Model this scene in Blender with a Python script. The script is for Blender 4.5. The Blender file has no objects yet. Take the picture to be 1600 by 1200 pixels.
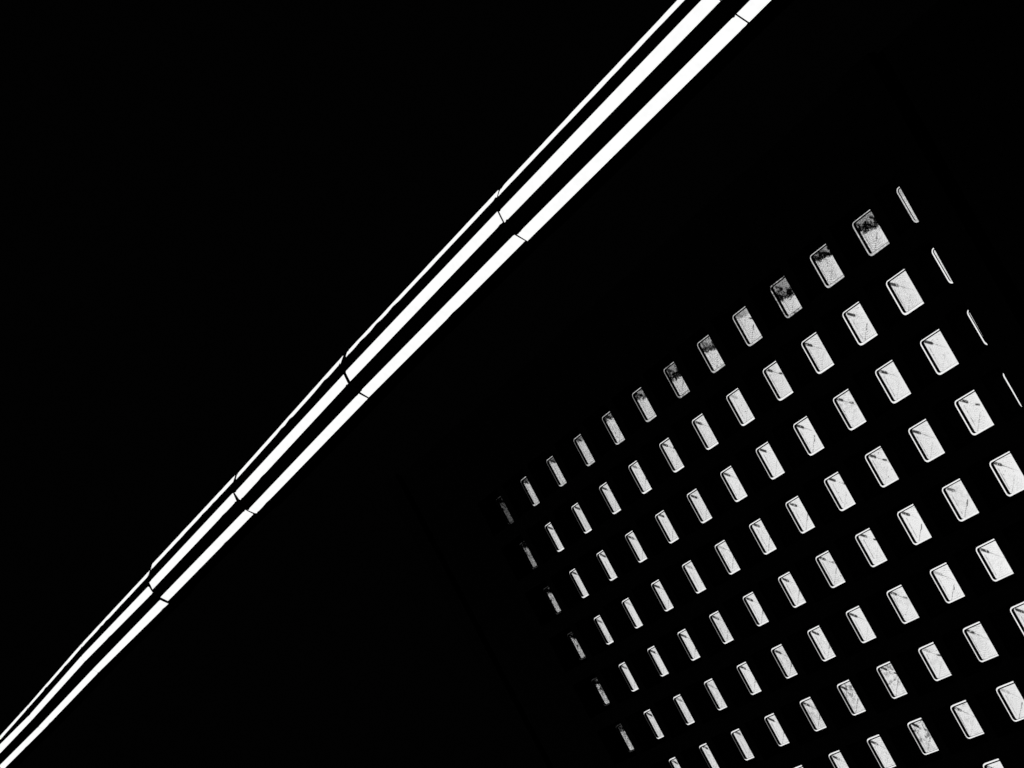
import bpy, bmesh, math, random
from mathutils import Vector, Matrix
random.seed(7)
S = 3.0                                   # metres per window bay (one storey)
# ---- survey frame: U runs down the facade, Y across it, Z into the wall ------------
CAM = (17.44284, 3.78646, -18.32331)
UG = CAM[0] + 1.6 / S                     # level of the pavement
def W(u, y, z):                           # survey frame -> world metres
    return Vector((-y * S, z * S, (UG - u) * S))
def D(u, y, z):                           # the same for offsets
    return Vector((-y * S, z * S, -u * S))
R = ((0.4309646546, 0.4657790916, 0.7728643511),
     (-0.3774091379, 0.8710137655, -0.3144795081),
     (-0.8196534682, -0.1561565182, 0.5511654323))
scene = bpy.context.scene
# ---- camera: looking up from the pavement, strongly rolled --------------------------
cd = bpy.data.cameras.new('camera'); cam = bpy.data.objects.new('camera', cd)
scene.collection.objects.link(cam); scene.camera = cam
ax = D(*R[0]).normalized(); ay = -D(*R[1]).normalized(); az = -D(*R[2]).normalized()
m = Matrix((ax, ay, az)).transposed().to_4x4(); m.translation = W(*CAM)
cam.matrix_world = m
cd.sensor_width = 36; cd.lens = 36 * 3073.634 / 1600; cd.clip_start = .1; cd.clip_end = 3000
# ---- night: an almost black sky and an added, very weak fill lamp --------------------------------
w = bpy.data.worlds.new('World'); scene.world = w; w.use_nodes = True
bg = w.node_tree.nodes['Background']; bg.inputs[0].default_value = (1, 1, 1, 1); bg.inputs[1].default_value = .0005
sd = bpy.data.lights.new('moon', 'SUN'); sd.energy = .04; sd.angle = math.radians(.6)  # added sun lamp, unseen, giving the black walls some form
so = bpy.data.objects.new('moon', sd); scene.collection.objects.link(so)
so.rotation_euler = (math.radians(52), 0, math.radians(-14))
scene.view_settings.view_transform = 'Standard'; scene.view_settings.look = 'None'
scene.view_settings.exposure = 0; scene.view_settings.gamma = 1

# ---- node helper --------------------------------------------------------------------
class N:
    def __init__(s, name):
        s.m = bpy.data.materials.new(name); s.m.use_nodes = True
        s.t = s.m.node_tree; s.t.nodes.clear(); s.out = s.t.nodes.new('ShaderNodeOutputMaterial')
    def n(s, typ, **k):
        x = s.t.nodes.new('ShaderNode' + typ)
        for a, b in k.items(): setattr(x, a, b)
        return x
    def put(s, sock, v):
        if isinstance(v, bpy.types.NodeSocket): s.t.links.new(v, sock)
        elif v is not None: sock.default_value = v
    def math(s, op, a, b=None, c=None, clamp=False):
        x = s.n('Math', operation=op, use_clamp=clamp)
        s.put(x.inputs[0], a); s.put(x.inputs[1], b); s.put(x.inputs[2], c)
        return x.outputs[0]
    def ramp(s, v, a, b, lo=0., hi=1.):
        x = s.n('MapRange', interpolation_type='SMOOTHSTEP')
        for i, q in enumerate((v, a, b, lo, hi)): s.put(x.inputs[i], q)
        return x.outputs[0]
    def noise(s, vec, scale, detail=3., rough=.6):
        x = s.n('TexNoise'); s.put(x.inputs['Vector'], vec)
        x.inputs['Scale'].default_value = scale; x.inputs['Detail'].default_value = detail
        x.inputs['Roughness'].default_value = rough
        return x.outputs[0]
    def attr(s, name):
        return s.n('Attribute', attribute_type='OBJECT', attribute_name=name).outputs['Fac']

def dark(name, lo, hi, rough, scale, bump=.3, spec=.15):
    q = N(name); tc = q.n('TexCoord').outputs['Object']
    f = q.noise(tc, scale, 6); cr = q.n('ValToRGB'); q.put(cr.inputs[0], f)
    cr.color_ramp.elements[0].color = (lo,) * 3 + (1,); cr.color_ramp.elements[1].color = (hi,) * 3 + (1,)
    cr.color_ramp.elements[0].position = .35; cr.color_ramp.elements[1].position = .7
    b = q.n('Bsdf' + 'Principled'); q.put(b.inputs['Base Color'], cr.outputs[0])
    b.inputs['Roughness'].default_value = rough; b.inputs['Specular IOR Level'].default_value = spec
    bu = q.n('Bump'); q.put(bu.inputs['Height'], f); bu.inputs['Strength'].default_value = bump
    bu.inputs['Distance'].default_value = .01
    q.put(b.inputs['Normal'], bu.outputs[0]); q.put(q.out.inputs[0], b.outputs[0])
    return q.m
M_WALL = dark('black_stone_cladding', .006, .014, .7, 2.2)
M_REV = dark('black_window_lining', .0007, .0014, 1., 5, .3, 0.)
M_METAL = dark('black_painted_metal', .002, .005, .9, 6, .3, .0)
M_ASPH = dark('asphalt', .035, .06, .9, 3)
M_GASK = dark('black_rubber', .001, .002, .9, 20, 0, 0.)

def lamp_mat():
    q = N('opal_light_panel'); tc = q.n('TexCoord').outputs['Object']
    f = q.noise(tc, 9, 4); v = q.ramp(f, .3, .7, .97, 1.03)
    e = q.n('Emission'); q.put(e.inputs['Strength'], v); e.inputs[0].default_value = (1, 1, 1, 1)
    q.put(q.out.inputs[0], e.outputs[0]); return q.m
M_LAMP = lamp_mat()

def glow_masked(q, dark_mask, level):       # emission, cut to matt black by grime, marks and painted dimming
    e = q.n('Emission'); e.inputs[0].default_value = (1, 1, 1, 1); q.put(e.inputs['Strength'], level)
    d = q.n('BsdfDiffuse'); d.inputs[0].default_value = (.01, .01, .01, 1)
    mx = q.n('MixShader'); q.put(mx.inputs[0], dark_mask); q.put(mx.inputs[1], e.outputs[0]); q.put(mx.inputs[2], d.outputs[0])
    q.put(q.out.inputs[0], mx.outputs[0]); return q.m

def pane_mat():
    """Lit pressed glass: fine concentric ribs, mould lines, scratches, dust and patches of soot."""
    q = N('lit_ribbed_glass')
    sx = q.n('SeparateXYZ'); q.put(sx.inputs[0], q.n('TexCoord').outputs['Object'])
    X = q.math('MULTIPLY', sx.outputs[2], -1 / S); Y = q.math('MULTIPLY', sx.outputs[0], -1 / S)
    rnd = q.n('ObjectInfo').outputs['Random']; seed = q.math('MULTIPLY', rnd, 40.)
    co = q.n('CombineXYZ'); q.put(co.inputs[0], X); q.put(co.inputs[1], Y); q.put(co.inputs[2], 0.)
    off = q.n('CombineXYZ'); q.put(off.inputs[0], seed); q.put(off.inputs[1], q.math('MULTIPLY', rnd, 17.)); q.put(off.inputs[2], seed)
    va = q.n('VectorMath', operation='ADD'); q.put(va.inputs[0], co.outputs[0]); q.put(va.inputs[1], off.outputs[0])
    V = va.outputs[0]
    wn = q.n('TexWhiteNoise', noise_dimensions='1D'); q.put(wn.inputs['W'], seed)
    j1 = q.n('VectorMath', operation='MULTIPLY_ADD'); q.put(j1.inputs[0], wn.outputs['Color']); j1.inputs[1].default_value = (.05, .04, 0); q.put(j1.inputs[2], co.outputs[0])
    j2 = q.n('VectorMath', operation='SUBTRACT'); q.put(j2.inputs[0], j1.outputs[0]); j2.inputs[1].default_value = (.025, .02, 0)
    P = j2.outputs[0]
    rs = q.n('SeparateColor'); q.put(rs.inputs[0], wn.outputs['Color'])
    ra, rb, rc = rs.outputs[0], rs.outputs[1], rs.outputs[2]
    fine = q.noise(V, 80, 3, .75); mid = q.noise(V, 22, 4, .65); big = q.noise(V, 5, 3, .6)
    def vm(op, a, b):
        x = q.n('VectorMath', operation=op); q.put(x.inputs[0], a); q.put(x.inputs[1], b)
        return x
    def seg(a, b):                         # distance to a line and the place along it
        d = (b[0] - a[0], b[1] - a[1], 0.); l2 = d[0] ** 2 + d[1] ** 2
        pa = vm('SUBTRACT', P, (a[0], a[1], 0.)).outputs[0]
        t = q.math('DIVIDE', vm('DOT_PRODUCT', pa, d).outputs['Value'], l2, clamp=True)
        sc = q.n('VectorMath', operation='SCALE'); sc.inputs[0].default_value = d; q.put(sc.inputs['Scale'], t)
        dv = vm('SUBTRACT', pa, sc.outputs[0]).outputs[0]
        ln = q.n('VectorMath', operation='LENGTH'); q.put(ln.inputs[0], dv)
        dist = q.math('ADD', ln.outputs['Value'], q.math('MULTIPLY', q.math('SUBTRACT', mid, .5), .022))
        return dist, t
    marks = []
    d, t = seg((.105, .040), (.195, .105))   # heavy mark in the near corner
    m1 = q.math('MULTIPLY', q.ramp(d, .014, .030, 1., 0.), q.ramp(mid, .34, .50, .3, 1.))
    m1 = q.math('MULTIPLY', m1, q.ramp(rnd, 0., .3, .4, 1.)); marks.append(q.math('MULTIPLY', m1, .95))
    d, t = seg((.20, .11), (.40, .27))      # its faint continuation
    marks.append(q.math('MULTIPLY', q.math('MULTIPLY', q.math('MULTIPLY', q.ramp(d, .0, .012, 1., 0.), q.ramp(fine, .35, .6, .2, .9)), q.ramp(t, 0., 1., .9, .3)), q.ramp(ra, .1, .9, .2, 1.1)))
    d, t = seg((.31, .19), (.36, .215))     # second dark patch on some panes
    marks.append(q.math('MULTIPLY', q.math('MULTIPLY', q.ramp(d, .006, .022, 1., 0.), q.ramp(mid, .38, .5, .2, 1.)), q.ramp(rb, .62, .75, 0., .95)))
    d, t = seg((.33, .29), (.27, .36))
    marks.append(q.math('MULTIPLY', q.math('MULTIPLY', q.ramp(d, .002, .016, 1., 0.), q.ramp(mid, .42, .56, 0., 1.)), q.ramp(rc, .55, .75, 0., .95)))
    d, t = seg((.315, .30), (.10, .495))    # broken mould line to the far corner
    marks.append(q.math('MULTIPLY', q.ramp(d, .0, .011, 1., 0.), q.math('MULTIPLY', q.ramp(rc, .0, .8, .3, 1.), q.ramp(fine, .38, .60, .1, .9))))
    d, t = seg((.118, .13), (.112, .42))     # dull edge along the gasket
    marks.append(q.math('MULTIPLY', q.ramp(d, .0, .017, 1., 0.), q.ramp(mid, .40, .60, .1, .7)))
    d, t = seg((.30, .045), (.46, .075))     # a stroke near the top edge of some panes
    k = q.math('MULTIPLY', q.ramp(d, .0, .013, 1., 0.), q.ramp(q.math('FRACT', q.math('MULTIPLY', rnd, 7.3)), .4, .7, 0., .8))
    marks.append(q.math('MULTIPLY', k, q.ramp(mid, .45, .6, 0., 1.)))
    # small specks
    marks.append(q.ramp(q.noise(V, 34, 1, .5), .715, .76, 0., .8))
    # ribs
    c = vm('DISTANCE', P, (.25, .27, 0.)).outputs['Value']
    rib = q.math('SINE', q.math('ADD', q.math('MULTIPLY', c, 2 * math.pi / .029), q.math('MULTIPLY', mid, 3.)))
    # rib contrast grows with the amount of grime lying in the grooves
    grime = q.math('MULTIPLY', q.attr('grime'), q.ramp(X, .26, .42, 1.2, .55))
    marks.append(q.math('MULTIPLY', q.ramp(rib, .0, 1., 0., 1.), q.math('MULTIPLY', q.ramp(big, .3, .7, .5, 1.), grime)))
    marks.append(q.math('MULTIPLY', q.ramp(fine, .42, .68, 0., 1.), q.math('MULTIPLY', grime, 1.7)))
    # darker patch over the upper corner
    dark_patch = q.attr('soot'); lim = q.attr('soot_edge')
    wv = q.math('SUBTRACT', Y, q.math('MULTIPLY', X, .18))
    wv = q.math('SUBTRACT', wv, lim)
    wv = q.math('ADD', wv, q.math('MULTIPLY', q.math('SUBTRACT', mid, .5), .22))
    band = q.ramp(wv, -.02, .03, 1., 0.)
    lump = q.noise(V, 11, 4, .7)
    thin = q.ramp(q.math('ADD', wv, q.math('MULTIPLY', q.math('SUBTRACT', lump, .5), .5)), -.16, -.05, .62, 1.1)
    thin = q.math('ADD', thin, q.math('MULTIPLY', q.math('SUBTRACT', fine, .5), 1.1))
    sm = q.math('MULTIPLY', q.math('MULTIPLY', band, thin), dark_patch)
    sm = q.math('MULTIPLY', sm, q.ramp(q.math('ADD', big, q.math('MULTIPLY', dark_patch, .25)), .30, .5, .6, 1.)); marks.append(sm)
    # smears
    smear = q.attr('smear')
    marks.append(q.math('MULTIPLY', q.math('MULTIPLY', q.ramp(q.noise(V, 15, 5, .75), .46, .60, 0., 1.), q.ramp(Y, .26, .38, 1., .3)), smear))
    acc = None
    for k in marks:
        cl = q.math('SUBTRACT', 1., q.math('MINIMUM', q.math('MAXIMUM', k, 0.), 1.))
        acc = cl if acc is None else q.math('MULTIPLY', acc, cl)
    dark_mask = q.math('SUBTRACT', 1., acc, clamp=True)
    return glow_masked(q, dark_mask, q.attr('level'))
M_PANE = pane_mat()

H_ = .5098
def rim_mat():
    q = N('lit_glass_edge'); tc = q.n('TexCoord').outputs['Object']
    rnd = q.math('MULTIPLY', q.n('ObjectInfo').outputs['Random'], 30.)
    va = q.n('VectorMath', operation='ADD'); q.put(va.inputs[0], tc); q.put(va.inputs[1], rnd)
    f = q.noise(va.outputs[0], 7, 4, .7)
    g = q.attr('edge_dirt')
    d = q.math('MULTIPLY', q.ramp(f, .38, .62, .15, 1.), g, clamp=True)
    sx = q.n('SeparateXYZ'); q.put(sx.inputs[0], tc)
    low = q.math('MULTIPLY', q.ramp(q.math('MULTIPLY', sx.outputs[2], -1 / S), .03, .07, 1., 0.), q.attr('sill_dirt'))  # loss of glow at oblique view, painted onto one rim side
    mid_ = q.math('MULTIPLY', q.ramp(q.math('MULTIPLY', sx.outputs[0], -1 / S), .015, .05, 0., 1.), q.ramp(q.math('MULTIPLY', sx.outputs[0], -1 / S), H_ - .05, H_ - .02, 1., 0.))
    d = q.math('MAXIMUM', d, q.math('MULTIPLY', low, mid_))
    return glow_masked(q, d, q.attr('level'))
M_RIM = rim_mat()

# ---- mesh helpers -------------------------------------------------------------------
def mesh_obj(name, verts, faces, mat, parent=None):
    me = bpy.data.meshes.new(name); me.from_pydata([tuple(v) for v in verts], [], faces)
    bm = bmesh.new(); bm.from_mesh(me); bmesh.ops.recalc_face_normals(bm, faces=bm.faces); bm.to_mesh(me); bm.free()
    me.materials.append(mat)
    o = bpy.data.objects.new(name, me); scene.collection.objects.link(o)
    if parent: o.parent = parent
    return o
def box(vs, fs, f, u0, u1, y0, y1, z0, z1):
    b = len(vs)
    for u in (u0, u1):
        for y in (y0, y1):
            for z in (z0, z1): vs.append(f(u, y, z))
    fs += [tuple(b + i for i in q) for q in ((0, 1, 3, 2), (4, 6, 7, 5), (0, 4, 5, 1), (2, 3, 7, 6), (0, 2, 6, 4), (1, 5, 7, 3))]
def empty(name, loc):
    o = bpy.data.objects.new(name, None); scene.collection.objects.link(o); o.location = loc
    o.empty_display_size = .5
    return o

# ---- ground -------------------------------------------------------------------------
g = mesh_obj('ground', [(-600, -600, 0), (600, -600, 0), (600, 600, 0), (-600, 600, 0)], [(0, 1, 2, 3)], M_ASPH)
g['kind'] = 'structure'

# ---- building -----------------------------------------------------------------------
SV = .8925206                    # bay width
FZ, RZ = -.3572669, 0.           # wall face, plane of the glazing
base = W(UG, 4, 0)
bld = empty('building', base)
bld['label'] = 'black building facade with a grid of small lit windows set deep in it'
bld['category'] = 'building'
def B(u, y, z): return W(u, y, z) - base
OU0, OU1, OV0, OV1 = -.035, .7757, -.07, .575      # opening inside a bay
NR = 10
# the face of the wall, one frame of quads round every opening
vs, fs = [], []
def quad(u0, u1, y0, y1, z=FZ):
    b = len(vs); vs.extend([B(u0, y0, z), B(u1, y0, z), B(u1, y1, z), B(u0, y1, z)]); fs.append((b, b + 1, b + 2, b + 3))
holes = {}
VIS = [(0,0),(0,1),(0,2),(0,3),(1,0),(1,1),(1,2),(1,3),(1,4),(1,5),(2,0),(2,1),(2,2),(2,3),(2,4),(2,5),(2,6)]
VIS += [(3, r) for r in range(8)] + [(4, r) for r in range(9)] + [(5, r) for r in range(9)]
VIS += [(c, r) for c in (6, 7, 8) for r in range(8)] + [(c, r) for c in (9, 10, 11) for r in range(7)] + [(12, r) for r in range(6)]
VS = set(VIS)
for c in range(0, 13):
    for r in range(NR):
        a0, a1 = -c - .12, -c + .88; y0, y1 = r * SV - .2, (r + 1) * SV - .2
        if (c, r) in VS:
            hu0, hu1, hy0, hy1 = -c + OU0, -c + OU1, r * SV + OV0, r * SV + OV1
            quad(a0, hu0, y0, y1); quad(hu1, a1, y0, y1); quad(hu0, hu1, y0, hy0); quad(hu0, hu1, hy1, y1)
        else: quad(a0, a1, y0, y1)
TOP, BOT, YL, YR = -14.2, UG, -1.4, NR * SV + 1
quad(TOP, -12.12, YL, YR); quad(.88, BOT, YL, YR)
quad(-12.12, .88, YL, -.2); quad(-12.12, .88, NR * SV - .2, YR)
for (u0, y0, u1, y1) in ((TOP, YL, TOP, YR), (TOP, YL, BOT, YL), (TOP, YR, BOT, YR)):   # roof and flanks
    b = len(vs); vs.extend([B(u0, y0, FZ), B(u1, y1, FZ), B(u1, y1, 7), B(u0, y0, 7)]); fs.append((b, b + 1, b + 2, b + 3))
b = len(vs); vs.extend([B(TOP, YL, 7), B(BOT, YL, 7), B(BOT, YR, 7), B(TOP, YR, 7)]); fs.append((b, b + 1, b + 2, b + 3))
mesh_obj('wall', vs, fs, M_WALL, bld)
# ledge below the lowest lit storey (a little out of level) and the parapet
def slanted(name, ua, ub, h, z0, z1):
    v, f = [], []
    for y, u in ((YL - .05, ua), (YR + .05, ub)):
        v.extend([B(u, y, z0), B(u + h, y, z0), B(u + h, y, z1), B(u, y, z1)])
    f = [(0, 1, 2, 3), (4, 7, 6, 5), (0, 4, 5, 1), (1, 5, 6, 2), (2, 6, 7, 3), (3, 7, 4, 0)]
    return mesh_obj(name, v, f, M_WALL, bld)
slanted('ledge', .5445 + .0237 * 1.45, .5445 - .0237 * (YR + .05), .6, -.5, FZ - .001)
slanted('parapet', -14.5, -14.5, .5, -.44, FZ - .001)

# ---- windows ------------------------------------------------------------------------
H = .5098                         # height of a lit panel across the bay
PW = .80                          # its length
def rrect(x0, x1, y0, y1, r, n=6):
    pts = []
    for cx, cy, a in ((x0 + r, y0 + r, 180), (x1 - r, y0 + r, 270), (x1 - r, y1 - r, 0), (x0 + r, y1 - r, 90)):
        for i in range(n + 1):
            t = math.radians(a + 90 * i / n); pts.append((cx + r * math.cos(t), cy + r * math.sin(t)))
    return pts
def ring(name, o, i, z0, z1, mat, parent):
    n = len(o); v = [D(x, y, z0) for x, y in o] + [D(x, y, z0) for x, y in i] + [D(x, y, z1) for x, y in o] + [D(x, y, z1) for x, y in i]
    f = []
    for k in range(n):
        j = (k + 1) % n
        f += [(k, j, n + j, n + k), (k, 2 * n + k, 2 * n + j, j), (n + k, n + j, 3 * n + j, 3 * n + k), (2 * n + k, 3 * n + k, 3 * n + j, 2 * n + j)]
    return mesh_obj(name, v, f, mat, parent)
def make_window(rim, pad, hgt):
    v, f = [], []
    z0, z1 = FZ + .0008, .03
    # lining: four reveals and the dark back of the recess
    q = [(OU0, OV0), (OU1, OV0), (OU1, OV1), (OU0, OV1)]
    q2 = [(OU0, OV0), (PW + .03, OV0), (PW + .03, OV1), (OU0, OV1)]
    v = [D(x, y, z0) for x, y in q] + [D(x, y, z1) for x, y in q2]
    f = [(0, 1, 5, 4), (1, 2, 6, 5), (2, 3, 7, 6), (3, 0, 4, 7), (4, 5, 6, 7)]
    w = mesh_obj('window', v, f, M_REV, bld)
    outer = rrect(0, PW, 0, H, .060)
    mid = rrect(rim, PW - .04, .017, H - .024, .040)
    inner = rrect(pad, PW - .06, .030, H - .0242, .030)
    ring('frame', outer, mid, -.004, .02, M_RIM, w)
    ring('gasket', mid, inner, -hgt, .015, M_GASK, w)
    n = len(inner)
    pv = [D(x, y, -.001) for x, y in inner] + [D(x, y, .012) for x, y in inner]
    pf = [tuple(range(n)), tuple(range(n, 2 * n))] + [(k, (k + 1) % n, n + (k + 1) % n, n + k) for k in range(n)]
    mesh_obj('pane', pv, pf, M_PANE, w)
    return w
first = make_window(.030, .037, .012)          # shallow gasket in the storey at the ledge
kids = list(first.children)
first2 = make_window(.053, .071, .034)
kids2 = list(first2.children)
DARK_PATCH = {(1, 0): (1., .175), (2, 0): (1., .10), (3, 0): (1., .235), (4, 0): (.5, .06), (5, 0): (.9, .17), (6, 0): (1., .20), (7, 0): (1., .12),
        (8, 0): (.9, .07), (9, 0): (.7, .06), (10, 0): (.8, .06), (11, 0): (.85, .07), (0, 0): (.35, .1)}
SMEAR = {(6, 6): .75, (5, 6): .7, (5, 7): .8, (7, 6): .35, (4, 7): .2, (2, 4): .15, (3, 2): .25}
for i, (c, r) in enumerate(VIS):
    src, sk = (first, kids) if c == 0 else (first2, kids2)
    if i == 0: w, ks = first, kids
    elif (c, r) == (1, 0): w, ks = first2, kids2
    else:
        w = src.copy(); scene.collection.objects.link(w); w.parent = bld; ks = []
        for k in sk:
            n = k.copy(); scene.collection.objects.link(n); n.parent = w; ks.append(n)
    w.location = B(-c - (.02 if c == 0 else 0), r * SV, 0)
    w['group'] = 'lit windows of the black facade'
    lv = .90 - .010 * max(0, c - 4) + random.uniform(-.04, .04)
    gr = .15 + .012 * max(0, c - 3) + random.uniform(-.03, .04)
    if r == 0: lv -= .06; gr += .22
    elif r == 1: lv -= .04; gr += .06
    so_, ed = DARK_PATCH.get((c, r), (0., 0.)); sm = SMEAR.get((c, r), random.choice((0., 0., .08, .15)))
    edge = .10 + .02 * max(0, c - 6) + (.35 if r == 0 else 0)  # patchy darkening of the rim, stronger in far storeys and the first column
    if c == 12: lv -= (.62, .3, .15, .1, .05, .05)[r]; gr += .30; sm = 1.; edge = 1.; so_, ed = .98, .09  # topmost storey darkened all over by masks, level and rim
    if (c, r) == (3, 0): edge = .95
    if (c, r) == (6, 0): edge = .8
    for k in ks:
        kind = k.name.split('.')[0]
        if kind == 'pane':
            k['level'] = lv; k['grime'] = gr; k['soot'] = so_; k['soot_edge'] = ed; k['smear'] = sm
        elif kind == 'frame':
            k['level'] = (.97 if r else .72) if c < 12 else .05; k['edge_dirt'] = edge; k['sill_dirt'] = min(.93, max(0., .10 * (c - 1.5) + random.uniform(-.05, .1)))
    if r == 0 and c in (1, 3, 5, 6): w['label'] = 'lit window with sooty dark patch across its upper half'
    if c == 12: w['label'] = 'lit window dimmed to a thin smeared sliver'
    if c == 0: w['label'] = 'lit window mostly hidden behind the black ledge'

# ---- mast with three light strips ------------------------------------------------------
U0, L = 13.63784, 1.395           # first joint in view, length of one section
TAB = [[[[2.1684,-14.5046],[2.1684,-14.5046]],[[2.1967,-14.5295],[2.1967,-14.5295]],[[2.2423,-14.5519],[2.2423,-14.5519]],[[2.2845,-14.5504],[2.2845,-14.5504]],[[2.3334,-14.5224],[2.3334,-14.5224]],[[2.3663,-14.4944],[2.3663,-14.4944]]],[[[2.1684,-14.5046],[2.1582,-14.4929]],[[2.1967,-14.5295],[2.1853,-14.5213]],[[2.2423,-14.5519],[2.2345,-14.5455]],[[2.2845,-14.5504],[2.2773,-14.5474]],[[2.3357,-14.526],[2.3312,-14.5259]],[[2.3698,-14.5006],[2.3642,-14.5005]]],[[[2.1582,-14.4981],[2.1594,-14.5086]],[[2.1844,-14.5241],[2.1806,-14.5262]],[[2.2323,-14.55],[2.2337,-14.5574]],[[2.2733,-14.5516],[2.2767,-14.5581]],[[2.3274,-14.5347],[2.3302,-14.5417]],[[2.3606,-14.5072],[2.3638,-14.5169]]],[[[2.1661,-14.5277],[2.1695,-14.5031]],[[2.1955,-14.5592],[2.1958,-14.5261]],[[2.2411,-14.5691],[2.2467,-14.5581]],[[2.2821,-14.5706],[2.2886,-14.5518]],[[2.335,-14.5484],[2.3437,-14.5389]],[[2.3664,-14.5215],[2.3729,-14.5099]]],[[[2.1688,-14.5109],[2.1601,-14.4928]],[[2.1985,-14.5411],[2.1881,-14.5135]],[[2.2441,-14.5648],[2.242,-14.5494]],[[2.2845,-14.5679],[2.2823,-14.5498]],[[2.338,-14.5484],[2.3355,-14.5306]],[[2.3701,-14.522],[2.3686,-14.5034]]],[[[2.1834,-14.5152],[2.179,-14.5005]],[[2.2115,-14.5405],[2.2075,-14.5254]],[[2.2584,-14.5613],[2.2507,-14.5458]],[[2.2988,-14.5566],[2.2882,-14.5465]],[[2.3471,-14.5386],[2.3465,-14.5218]],[[2.3819,-14.5075],[2.3762,-14.5007]]],[[[2.1782,-14.5003],[2.1947,-14.4925]],[[2.2073,-14.5248],[2.2216,-14.5182]],[[2.2507,-14.5458],[2.2626,-14.5259]],[[2.2882,-14.5465],[2.297,-14.5249]],[[2.3465,-14.5218],[2.3531,-14.5063]],[[2.3762,-14.5007],[2.3804,-14.4789]]],[[[2.1951,-14.4934],[2.2019,-14.4903]],[[2.2217,-14.5183],[2.2372,-14.5112]],[[2.2626,-14.5259],[2.2597,-14.5449]],[[2.297,-14.5249],[2.308,-14.5409]],[[2.3531,-14.5063],[2.3577,-14.5226]],[[2.3804,-14.4789],[2.3875,-14.4971]]]]
MC = (2.266, -14.414); MR = .117
mb = W(UG, MC[0], MC[1])
mast = empty('light_mast', mb)
mast['label'] = 'round black mast carrying three long bright white light strips, beside the black facade'
mast['category'] = 'light mast'
def MB(u, y, z): return W(u, y, z) - mb
J = lambda k: U0 - L * k
mean = [[sum(t[e][s][i] for t in TAB[1:] for s in (0, 1)) / 14. for i in (0, 1)] for e in range(6)]
mm = [sum(q[i] for q in mean) / 6 for i in (0, 1)]
def row(k):                       # sections -3..7; those out of view repeat their neighbour
    if k < 0: t = TAB[1]; return [[t[e][0], t[e][0]] for e in range(6)]
    if k > 6: t = TAB[7]; return [[t[e][1], t[e][1]] for e in range(6)]
    return TAB[k + 1]
v, f = [], []
NS = 48
for k in range(-3, 8):
    t = row(k); ua, ub = J(k) - .002, J(k + 1) + .002
    for s, u in ((0, ua), (1, ub)):
        cy = MC[0] + sum(t[e][s][0] for e in range(6)) / 6 - mm[0]; cz = MC[1] + sum(t[e][s][1] for e in range(6)) / 6 - mm[1]
        for j in range(NS):
            a = 2 * math.pi * j / NS; v.append(MB(u, cy + MR * math.cos(a), cz + MR * math.sin(a)))
    b = len(v) - 2 * NS
    f += [(b + j, b + (j + 1) % NS, b + NS + (j + 1) % NS, b + NS + j) for j in range(NS)]
    f += [tuple(range(b, b + NS)), tuple(range(b + NS, b + 2 * NS))]
sh = mesh_obj('shaft', v, f, M_METAL, mast)
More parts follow.
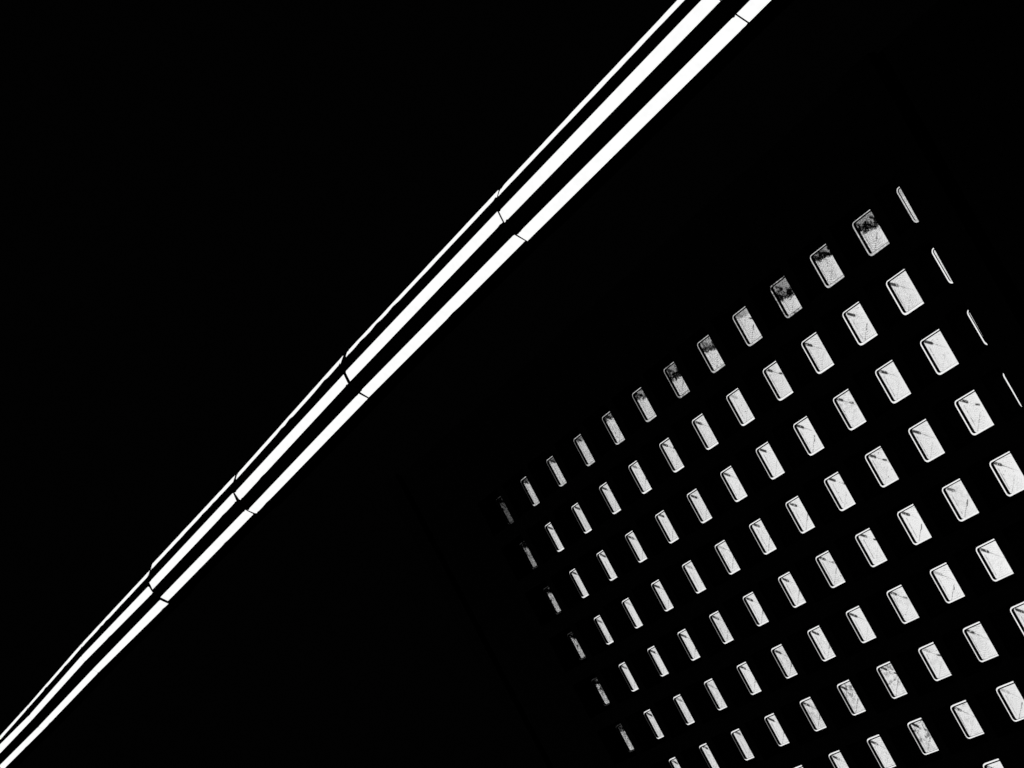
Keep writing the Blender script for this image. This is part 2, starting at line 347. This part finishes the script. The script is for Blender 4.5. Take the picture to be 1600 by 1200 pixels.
# foot
v, f = [], []
for (r, u) in ((.26, UG), (.26, UG - .03), (.16, UG - .05), (.15, J(-3) + .001)):
    for j in range(NS):
        a = 2 * math.pi * j / NS; v.append(MB(u, MC[0] + r * math.cos(a), MC[1] + r * math.sin(a)))
for q in range(3): f += [(q * NS + j, q * NS + (j + 1) % NS, (q + 1) * NS + (j + 1) % NS, (q + 1) * NS + j) for j in range(NS)]
f.append(tuple(range(3 * NS, 4 * NS)))
mesh_obj('base_plate', v, f, M_METAL, mast)
LAB = ['thinnest of the three light strips, on the side away from the windows', 'middle of the three light strips', 'light strip nearest to the windows']
for s in range(3):
    # dark channel the panels sit in
    v, f = [], []
    for k in range(-3, 8):
        t = row(k)
        for w_, u in ((0, J(k) - .004), (1, J(k + 1) + .004)):
            A, Bp = t[2 * s][w_], t[2 * s + 1][w_]
            cy, cz = MC
            for (y, z) in (A, Bp):
                for d in (.98, .80): v.append(MB(u, cy + (y - cy) * d, cz + (z - cz) * d))
        b = len(v) - 8
        f += [(b, b + 4, b + 6, b + 2), (b + 1, b + 3, b + 7, b + 5), (b, b + 1, b + 5, b + 4), (b + 2, b + 6, b + 7, b + 3), (b, b + 2, b + 3, b + 1), (b + 4, b + 5, b + 7, b + 6)]
    st = mesh_obj('light_strip', v, f, M_METAL, mast); st['label'] = LAB[s]
    for k in range(-3, 8):
        t = row(k); rr = random.Random(100 * s + k + 5)
        ua, ub = J(k) - (.0035 if k == 0 else .0016), J(k + 1) + (.0035 if k == -1 else .0016)
        A0, A1, B0, B1 = t[2 * s][0], t[2 * s][1], t[2 * s + 1][0], t[2 * s + 1][1]
        stn = [0, .006, .012, .02, .03] + [.03 + .942 * i / 24 for i in range(1, 24)] + [.972, .982, .99, .995, 1]
        wear = {rr.randrange(1, 24): rr.random() for _ in range(4)} if s == 0 and k >= 1 else ({rr.randrange(1, 24): .3} if k > 0 and rr.random() < .6 else {})
        trim = .10 if s == 0 else .0
        amp = (.6, .16, .12)[s]
        ins = []
        nick = rr.random() < .6; side = rr.random() < .5
        for qi, q in enumerate(stn):
            e = min(q, 1 - q); a = b_ = trim * (.5 + .5 * rr.random())
            if qi - 4 in wear: b_ += wear[qi - 4] * (.3 if s == 0 else .15)
            if e < .03 and rr.random() < .7 and 0 <= k:
                if rr.random() < .5: a += amp * rr.random() * (1 - e / .03)
                else: b_ += amp * rr.random() * (1 - e / .03)
            ins.append((a, b_))
        v, f = [], []
        NX = 4
        for q, (ia, ib) in zip(stn, ins):
            u = ua + (ub - ua) * q
            A = Vector(A0).lerp(Vector(A1), q); Bq = Vector(B0).lerp(Vector(B1), q)
            c_ = Vector(MC)
            for h in (1., .995):
                for x in range(NX + 1):
                    g_ = ia + (1 - ia - ib) * x / NX
                    pt = A.lerp(Bq, g_); bulge = 1 + .002 * (1 - (2 * x / NX - 1) ** 2)
                    pt = c_ + (pt - c_) * (bulge * h); v.append(MB(u, pt[0], pt[1]))
        n = 2 * (NX + 1)
        for q in range(len(stn) - 1):
            b = q * n
            for x in range(NX): f += [(b + x, b + x + 1, b + n + x + 1, b + n + x), (b + NX + 1 + x, b + n + NX + 1 + x, b + n + NX + 2 + x, b + NX + 2 + x)]
            f += [(b, b + n, b + n + NX + 1, b + NX + 1), (b + NX, b + 2 * NX + 1, b + n + 2 * NX + 1, b + n + NX)]
        for b in (0, n * (len(stn) - 1)):
            for x in range(NX): f.append((b + x, b + NX + 1 + x, b + NX + 2 + x, b + x + 1))
        mesh_obj('light_panel', v, f, M_LAMP, st)
